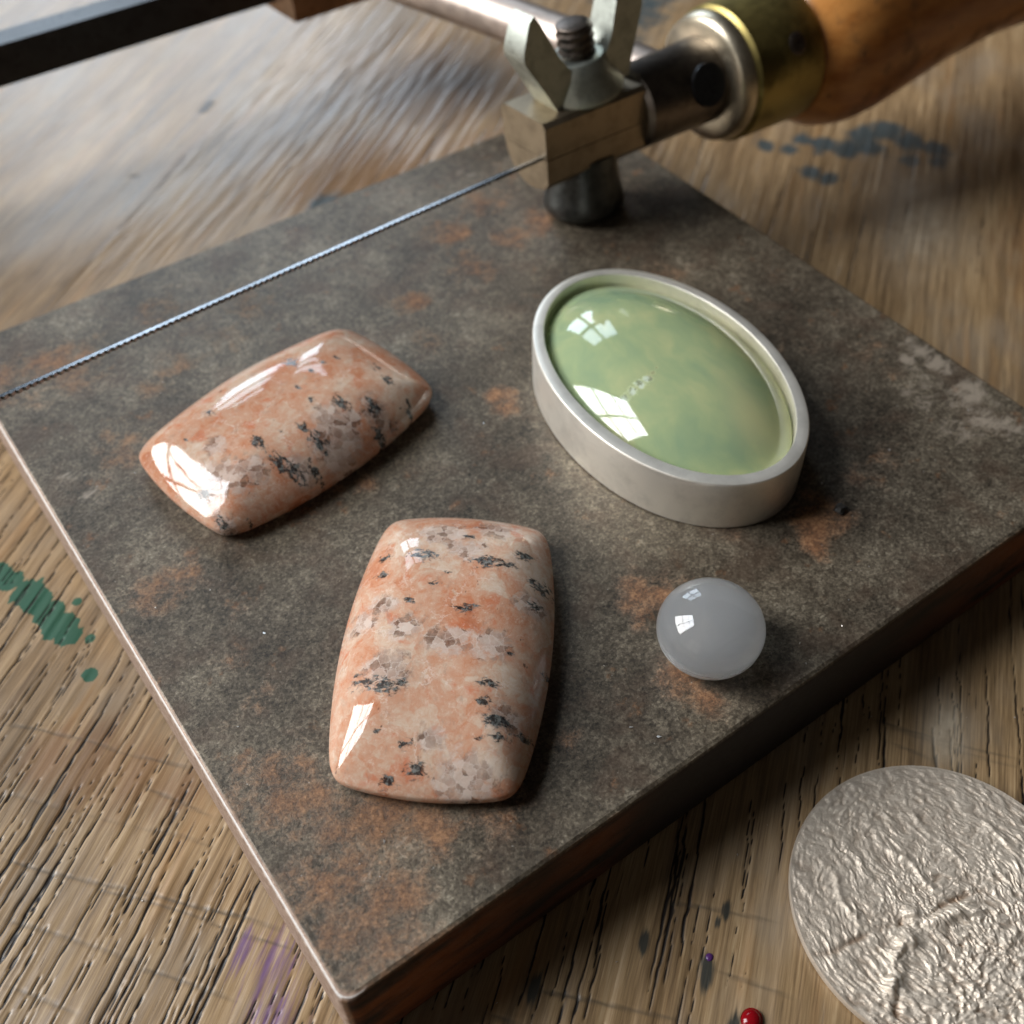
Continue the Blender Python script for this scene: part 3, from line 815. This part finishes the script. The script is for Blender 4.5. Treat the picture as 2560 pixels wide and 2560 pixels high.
# ------------------------------------------------------------------ silver bezel with green stone
def build_pendant():
    root = thing('bezel_pendant', 'oval brushed silver bezel holding a translucent pale green stone', 'pendant', (6.49, 3.72, TOP))
    root.rotation_euler = (0, 0, math.radians(-96.4))
    n = 256
    th = np.linspace(0, 2 * math.pi, n + 1)[:-1]
    cs, sn = np.cos(th), np.sin(th)
    wob = 1 + 0.004 * np.sin(3 * th + 1) + 0.003 * np.sin(5 * th)
    A, B, Hh = 2.0, 1.318, 0.69
    tk = 0.142 + 0.016 * np.sin(th + 2.2)
    prof = [(0.02, 0.0), (0.0, 0.02), (0.0, 0.2), (-0.004, 0.4), (0.0, Hh - 0.03), (0.004, Hh - 0.012), (0.012, Hh - 0.003), (0.025, Hh)]
    rows = []
    for ins, z in prof:
        rows.append(np.c_[(A - ins) * cs * wob, (B - ins) * sn * wob, np.full(n, z)])
    for f, z in ((0.55, Hh + 0.003), (0.95, Hh), (0.985, Hh - 0.006), (1.0, Hh - 0.02), (1.02, Hh - 0.12), (1.04, 0.3), (1.05, 0.1)):
        rows.append(np.c_[(A - tk * f) * cs * wob, (B - tk * f) * sn * wob, np.full(n, z)])
    V = np.concatenate(rows)
    q = quad_faces(len(rows), n, True)
    # back plate closing the inside and the underside
    nr = len(rows)
    V = np.concatenate([V, [[0, 0, 0.1], [0, 0, 0.0]]])
    j = np.arange(n); j2 = (j + 1) % n
    t = np.concatenate([np.stack([(nr - 1) * n + j, (nr - 1) * n + j2, np.full(n, nr * n)], 1), np.stack([j2, j, np.full(n, nr * n + 1)], 1)])
    finish('bezel', np_mesh('bezel', V, q, t), M_SILVER, root, sharp=35)
    # the stone: a low dome, its edge a little below the rim
    ti = tk * 1.02 + 0.006
    out = np.c_[(A - ti) * cs * wob, (B - ti) * sn * wob]
    rings = [(0.985, 0.115), (1.0, 0.15), (1.0, 0.49)]
    ss = np.linspace(1, 0, 120)
    slope = np.tan(np.radians(52) * ss ** 1.6) * 1.12
    zz = 0.51 + np.concatenate([[0], np.cumsum((slope[1:] + slope[:-1]) / 2 * (ss[:-1] - ss[1:]))])
    for s, z in list(zip(ss, zz))[1:-1]:
        rings.append((s, z))
    V, q, t = radial_solid(out, rings)
    X, Y = V[:, 0], V[:, 1]
    r = np.hypot(X / 1.8, Y / 1.1)
    painted_glow = 0.55 * np.exp(-(((X - 1.30) / 0.34) ** 2 + ((Y - 0.25) / 0.28) ** 2)) + 0.30 * np.exp(-(((X - 0.9) / 0.5) ** 2 + ((Y - 0.35) / 0.22) ** 2))  # painted light spot at one end, then a lit rim
    painted_glow += 0.35 * sstep(0.72, 0.98, r) * sstep(-0.3, 0.8, Y)
    fl = np.zeros(len(V))
    for x, y, rr in [(0.31, -0.85, .05), (0.31, -0.76, .07), (0.30, -0.66, .085), (0.28, -0.55, .095), (0.27, -0.45, .09), (0.24, -0.35, .05), (0.19, -0.28, .03), (-0.30, 1.02, .05)]:
        fl = np.maximum(fl, np.exp(-((X - x) ** 2 + (Y - y) ** 2) / rr ** 2))
    tip = sstep(0.16, 0.08, np.hypot(X - 0.22, Y + 0.30)) + sstep(0.2, 0.1, np.hypot(X + 0.3, Y - 1.02))
    finish('green_stone', np_mesh('green_stone', V, q, t), M_PREH, root, attrs=dict(painted_glow=np.clip(painted_glow * 1.3, 0, 1), fleck=fl, tip=np.clip(tip, 0, 1)))


build_pendant()

# ------------------------------------------------------------------ moonstone
def build_moon():
    n = 128
    th = np.linspace(0, 2 * math.pi, n + 1)[:-1]
    out = np.c_[np.cos(th), np.sin(th)]
    R, c, zc = 0.525, 0.435, 0.325
    rings = [(0.34, 0.0), (0.365, 0.006)]
    a0 = -math.asin((zc - 0.02) / c)
    for a in np.linspace(a0, math.pi / 2, 60)[:-1]:
        rings.append((R * math.cos(a), zc + c * math.sin(a)))
    V, q, t = radial_solid(out, rings)
    o = finish('moonstone_cabochon', np_mesh('moonstone_cabochon', V, q, t), M_MOON, loc=(4.65, 0.864, TOP))
    tag(o, 'small round grey moonstone with high dome near the front edge of the block', 'gemstone')


build_moon()

# ------------------------------------------------------------------ textured silver disc
def build_disc():
    R, th_ = 1.41, 0.11
    n = 420
    th = np.linspace(0, 2 * math.pi, n + 1)[:-1]
    out = np.c_[np.cos(th), np.sin(th)] * R
    rings = [(0.985, 0.0), (0.997, 0.012), (1.0, 0.03), (1.0, th_ - 0.03), (0.996, th_ - 0.008), (0.985, th_)]
    for s in np.linspace(0.978, 0.0, 200)[:-1]:
        rings.append((s, th_))
    V, q, t = radial_solid(out, rings)
    top = V[:, 2] > th_ - 1e-4
    X, Y = V[:, 0], V[:, 1]
    wxy = 0.16 * (fbm(X * 2.2, Y * 2.2, 70) - 0.5); wx2 = X + wxy * 2; wy2 = Y + 0.3 * (fbm(X * 2.2, Y * 2.2, 77) - 0.5)
    # creases run nearly along world -y; fine pebbling sits on top
    u = wx2 * math.cos(0.12) + wy2 * math.sin(0.12); v = -wx2 * math.sin(0.12) + wy2 * math.cos(0.12)
    ridge = 1 - np.abs(2 * fbm(u * 4.6, v * 1.1, 80, 3) - 1) * 2
    ridge2 = 1 - np.abs(2 * fbm(u * 11, v * 4.5, 90, 3) - 1) * 2
    peb = fbm(u * 24, v * 13, 95, 3)
    peb2 = fbm(u * 46, v * 30, 97, 2)
    amp = 0.55 + 0.6 * sstep(0.3, -0.5, Y)
    Z = 0.007 * ridge * amp + 0.005 * ridge2 * amp + 0.040 * (peb - 0.5) * amp + 0.020 * (peb2 - 0.5) * amp
    def seg(a, b, w, wob):
        a, b = np.array(a), np.array(b)
        d = b - a; L = np.hypot(*d); d = d / L
        al = (X - a[0]) * d[0] + (Y - a[1]) * d[1]
        pr = -(X - a[0]) * d[1] + (Y - a[1]) * d[0] + wob * (vnoise(al * 4, al * 0 + a[0], 99) - 0.5)
        return np.exp(-(pr / w) ** 2) * sstep(-0.1, 0.05, al) * (1 - sstep(L - 0.05, L + 0.1, al)), pr
    c = np.array((5.09, -2.085))
    for a, b, w, hh in [((3.70, -1.72), (4.62, -2.01), 0.028, -0.016), ((4.62, -2.01), (5.45, -2.22), 0.03, -0.022), ((4.50, -2.15), (3.95, -2.52), 0.03, -0.02), ((4.70, -2.03), (5.30, -2.36), 0.07, 0.05),
                        ((4.58, -2.12), (4.05, -2.36), 0.07, 0.05), ((5.05, -1.15), (5.15, -2.0), 0.035, 0.018), ((6.02, -1.84), (5.96, -2.3), 0.04, 0.024), ((4.45, -1.3), (4.30, -1.75), 0.035, 0.014), ((4.75, -1.25), (4.72, -1.8), 0.03, 0.012), ((5.5, -1.3), (5.55, -2.0), 0.03, 0.014)]:
        m, _ = seg(np.array(a) - c, np.array(b) - c, w, 0.10)
        Z = Z + hh * m * (0.35 + 1.1 * vnoise(X * 7, Y * 7, 120))
    rr = np.hypot(X, Y) / R
    Z = Z * (1 - sstep(0.965, 0.99, rr))
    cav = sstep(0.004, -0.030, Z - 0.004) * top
    V[:, 2] += np.where(top, Z - 0.01, 0)
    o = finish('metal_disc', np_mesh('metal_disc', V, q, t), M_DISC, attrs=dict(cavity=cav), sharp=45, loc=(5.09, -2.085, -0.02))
    tag(o, 'round silver disc with crinkled leaf-like texture lying on the bench', 'metal disc')


build_disc()

# ------------------------------------------------------------------ piercing saw lying across the block
def build_saw():
    T = TOP
    root = thing('piercing_saw', 'jeweller\'s piercing saw with wooden handle, wing nut clamp and thin blade across the block', 'saw', (8.35, 7.6, T + 1.2))
    root.rotation_euler = (math.radians(-5), 0, 0)
    org = Vector((8.35, 7.6, T + 1.2))
    def place(o):
        o.location = -org
        return o
    ex, ey, ez = (1, 0, 0), (0, 1, 0), (0, 0, 1)
    zs = T + 1.20                 # split between the jaws
    # upper jaw: thick square plate with rounded edges
    place(from_bm('upper_jaw', prism([(7.27, zs + .008), (8.23, zs + .008), (8.25, T + 1.62), (8.19, T + 1.70), (7.33, T + 1.70), (7.27, T + 1.64)], (0, 0, 0), ey, ez, ex, 7.44, 9.12), M_JAW, root, 0.035, 3))
    # lower jaw: the half-round end of the arm
    pts = [(7.275, zs - .008), (7.275, T + .86), (7.36, T + .76)]
    for k in range(9):
        a = math.radians(-100 + k * 11.5)
        pts.append((7.68 + 0.555 * math.cos(a), T + 1.27 + 0.58 * math.sin(a)))
    pts.append((8.235, zs - .008))
    place(from_bm('lower_jaw', prism(pts, (0, 0, 0), ey, ez, ex, 7.45, 9.7), M_JAW, root, 0.03, 2))
    # rod behind the jaws
    place(from_bm('frame_end', lathe([(0, 0), (0, .50), (.06, .57), (1.55, .60), (1.75, .60), (1.75, 0)], (9.1, 7.66, T + 1.24), ex), M_ROD, root, 0, sharp=35))
    # black disc standing in for the dark set-screw hole in the rod's near side
    dr = Vector((0, -0.93, 0.36)).normalized()
    c = Vector((10.12, 7.66, T + 1.24))
    place(from_bm('set_screw_hole', lathe([(.50, .29), (.603, .29), (.606, .26), (.604, 0)], c, dr, ex, 40), M_BLACK, root, 0, sharp=35))
    # collar, ferrule with rivet, handle
    place(from_bm('collar', lathe([(0, .56), (.0, .80), (.05, .87), (.20, .91), (.27, .90), (.27, .5)], (10.46, 7.64, T + 1.24), ex), M_RING, root, 0, sharp=40))
    place(from_bm('ferrule', lathe([(0, .62), (0, .90), (.05, .955), (.45, .97), (1.18, .99), (1.22, .97), (1.22, .6)], (10.70, 7.63, T + 1.24), ex), M_BRASS, root, 0, sharp=40))
    rv = Vector((0, -0.86, 0.5)).normalized()
    f = bpy.data.objects.get('ferrule')
    r_ = from_bm('rivet', lathe([(.80, .17), (.972, .16), (.995, .12), (.99, .05), (.985, 0)], Vector((11.45, 7.63, T + 1.24)), rv, ex, 32), M_SCREW, f, 0, sharp=40)
    prof = [(0, .6), (0.0, .86), (.15, 1.0), (.5, 1.20), (.9, 1.29), (1.4, 1.27), (2.2, 1.16), (3.2, 1.02), (4.4, .94), (6, .98), (7.6, 1.16), (8.6, 1.22), (9.3, 1.05), (9.6, .6), (9.65, 0)]
    # smooth the turned profile
    ds = np.linspace(0, 9.65, 60)
    pr = [(0, .6)] + [(float(d), float(np.interp(d, [p[0] for p in prof[1:]], [p[1] for p in prof[1:]]))) for d in ds[:-1]] + [(9.65, 0)]
    hm = lathe(pr, (11.90, 7.62, T + 1.20), (1, -0.015, -0.01))
    h = place(from_bm('handle', hm, M_HANDLE, root, 0, sharp=60))
    # wing nut on its screw
    ax = Vector((0, 0, 0))
    at_nut = Vector((8.42, 7.75, T + 1.70)) - org
    nut = from_bm('wing_nut', lathe([(0, 0), (0, .53), (.05, .57), (.12, .56), (.34, .41), (.50, .37), (.53, .34), (.53, 0)], ax, ez, ex, 56), M_NUT, root, 0, sharp=40)
    nut.location = at_nut; nut.rotation_euler = (0, math.radians(-7), 0)
    for s in (-1, 1):
        poly = [(0.18, .05), (0.60, .06), (0.70, .30), (0.95, .84), (0.955, .92), (0.93, 1.0), (0.78, 1.31), (0.70, 1.36), (0.62, 1.22), (0.42, .70), (0.30, .50), (0.18, .45)]
        bm = prism([(p[0] * s, p[1]) for p in poly], ax, ex, ez, ey, -.24, .24)
        # the wings thin out towards their tips
        for v in bm.verts:
            k = (v.co.z - ax.z)
            v.co.y = ax.y + (v.co.y - ax.y) * (1.12 - 0.22 * k)
        from_bm('wing', bm, M_NUT, nut, 0.07, 4)
    scw = from_bm('screw', thread(ax + Vector((0, 0, .48)), .255, .46), M_SCREW, root, 0, sharp=50)
    scw.location = at_nut; scw.rotation_euler = (0, math.radians(-7), 0)
    # the clamp screw's head standing on the block
    place(from_bm('screw_head', lathe([(0, 0), (0, .50), (.03, .56), (.10, .58), (.22, .56), (.5, .50), (.86, .47), (.86, 0)], (8.36, 7.70, T + .05), ez, ex, 56), M_BOLT, root, 0, sharp=50))
    # blade: thin strip with teeth on the near lower side
    y0, y1, x0, x1 = 7.045, 7.36, -6.05, 7.5
    d = Vector((x1 - x0, (y1 - y0) * 13.55 / 7.4, 0)); yb = y1 - d.y
    d.normalize()
    nrm = Vector((-d.y, d.x, 0))
    bm = bmesh.new()
    L = (x1 - x0)
    tilt = Vector((0, 1.0, -0.02)).normalized()
    down = -tilt
    side = d.cross(tilt)
    nt = int(L / 0.078)
    base = Vector((x0, yb, zs + 0.02))
    wb = 0.05
    up_a, up_b, lo = [], [], []
    verts = []
    for i in range(nt + 1):
        s = L * i / nt
        for ds_, w in ((0.0, 0.012), (0.052 if i < nt else 0, -0.014)):
            tooth = s < L - 0.9
            p = base + d * (s + ds_)
            verts.append([bm.verts.new(p + tilt * wb + side * .021), bm.verts.new(p + down * (0.01 + (w if tooth else 0.0)) + side * .022),
                          bm.verts.new(p + down * (0.01 + (w if tooth else 0.0)) - side * .022), bm.verts.new(p + tilt * wb - side * .018)])
    for a, b in zip(verts[:-1], verts[1:]):
        for k in range(4):
            k2 = (k + 1) % 4
            bm.faces.new((a[k], a[k2], b[k2], b[k]))
    bm.faces.new(verts[0]); bm.faces.new(list(reversed(verts[-1])))
    me_b = from_bm('blade', bm, M_BLADE, root, 0, sharp=30)
    place(me_b)
    # arm from the rod to the back of the frame, the flat back bar, the far arm and clamp outside the picture
    arm = [(x, y, z + 0.087 * (y - 7.6)) for x, y, z in [(10.02, 7.7, T + 1.24), (9.98, 8.1, T + 1.25), (9.86, 9.0, T + 1.24), (9.62, 10.2, T + 1.2), (9.30, 11.7, T + 1.16), (8.95, 13.1, T + 1.12), (8.55, 15.3, T + 1.1)]]
    place(from_bm('frame_arm', tube(arm, [.36, .36, .345, .34, .34, .34, .34]), M_ARM, root, 0, sharp=50))
    place(from_bm('corner_fitting', prism([(14.25, T + 1.1), (15.85, T + 1.1), (15.85, T + 2.05), (14.25, T + 2.05)], (0, 0, 0), ey, ez, ex, 7.35, 9.1), M_BRONZE, root, 0.1, 3))
    place(from_bm('frame_back', prism([(15.0, T + 1.25), (15.6, T + 1.25), (15.6, T + 1.85), (15.0, T + 1.85)], (0, 0, 0), ey, ez, ex, -7.4, 8.3), M_BLACK, root, 0.05, 3))
    far = [(-7.05, 15.3, T + 1.55), (-7.05, 12.5, T + 1.1), (-7.05, 10, T + 1.15), (-7.0, 8.2, T + 1.2), (-6.9, 7.2, T + 1.2)]
    place(from_bm('frame_arm', tube(far, .34), M_ARM, root, 0, sharp=50))
    place(from_bm('far_jaw', prism([(6.8, T + .8), (7.8, T + .8), (7.8, T + 1.6), (6.8, T + 1.6)], (0, 0, 0), ey, ez, ex, -7.3, -6.0), M_JAW, root, 0.06, 3))


def thread(base, r, h):
    """a screw end with visible turns"""
    bm = bmesh.new()
    n, turns, per = 40, h / 0.115, 10
    rows = []
    m = int(turns * per)
    for i in range(m + 1):
        row = []
        for k in range(n):
            a = 2 * math.pi * k / n
            ph = (i / per - k / n) % 1.0
            rr = r * (1 - 0.13 * (abs(ph - 0.5) * 2) ** 0.8)
            if i >= m - 3: rr *= (1, .97, .93, .84)[i - (m - 3)]
            row.append(bm.verts.new(base + Vector((rr * math.cos(a), rr * math.sin(a), h * i / m))))
        rows.append(row)
    for a, b in zip(rows[:-1], rows[1:]):
        for k in range(n):
            bm.faces.new((a[k], a[(k + 1) % n], b[(k + 1) % n], b[k]))
    bm.faces.new(list(reversed(rows[0]))); bm.faces.new(rows[-1])
    return bm


build_saw()

# ------------------------------------------------------------------ small things
def drop(name, label, cat, x, y, r, h, mat):
    n = 40
    th = np.linspace(0, 2 * math.pi, n + 1)[:-1]
    out = np.c_[np.cos(th), np.sin(th)] * (r * (1 + 0.05 * np.sin(2 * th + 1)))[:, None]
    rings = [(0.9, 0.0), (1.0, 0.02 * h / 0.05)]
    for a in np.linspace(0.15, math.pi / 2, 14)[:-1]:
        rings.append((math.cos(a), h * math.sin(a)))
    V, q, t = radial_solid(out, rings)
    o = finish(name, np_mesh(name, V, q, t), mat, loc=(x, y, -0.035))
    tag(o, label, cat)


drop('paint_drop', 'glossy round drop of dark red paint on the bench beside the silver disc', 'paint drop', 2.94, -1.80, 0.098, 0.07, M_RED)
drop('paint_drop', 'tiny purple dot of dried paint between the red drop and the steel block', 'paint drop', 3.015, -1.174, 0.036, 0.018, M_PURPLE)

bm = bmesh.new()
bmesh.ops.create_icosphere(bm, subdivisions=2, radius=0.075)
for v in bm.verts:
    v.co *= 0.7 + 0.6 * random.random()
    v.co.z = max(v.co.z * 0.7, -0.03)
crumb = from_bm('grit_crumb', bm, M_CRUMB, None, 0, sharp=20, loc=(7.03, 1.35, TOP + 0.03))
tag(crumb, 'dark crumb of grit on the rusty patch right of the silver bezel', 'grit')

bm = bmesh.new()
spots = [(1.0, 1.0), (.72, .95), (6.2, .45), (6.5, .7), (5.9, .25), (5.3, .15), (4.3, 2.0), (3.9, 3.2), (8.2, 1.2), (2.0, .5)]
spots = [(x, y, TOP) for x, y in spots] + [(random.uniform(.2, 9.8), random.uniform(.1, 9.8), TOP) for _ in range(90)]
spots += [(6.1, -.3, -.03), (5.6, -.75, -.03), (4.35, -.55, -.03), (3.9, -.6, -.03), (2.3, -.7, -.03), (6.9, -.9, -.03), (-1.0, 2.4, -.03), (-1.6, 3.1, -.03), (1.2, -.35, -.03), (7.3, -1.2, -.03)]
for x, y, z in spots:
    r = random.uniform(0.006, 0.014)
    vs = [bm.verts.new((x + random.uniform(-1, 1) * r * 1.6, y + random.uniform(-1, 1) * r * 1.6, z + 0.004 + random.random() * r)) for _ in range(4)]
    for f in ((0, 1, 2), (0, 2, 3), (0, 3, 1), (1, 3, 2)):
        bm.faces.new([vs[i] for i in f])
fil = from_bm('metal_filings', bm, M_FILING, None, 0, sharp=10)
tag(fil, 'bright specks of metal filings scattered over the block and the bench', 'filings', None, 'stuff')
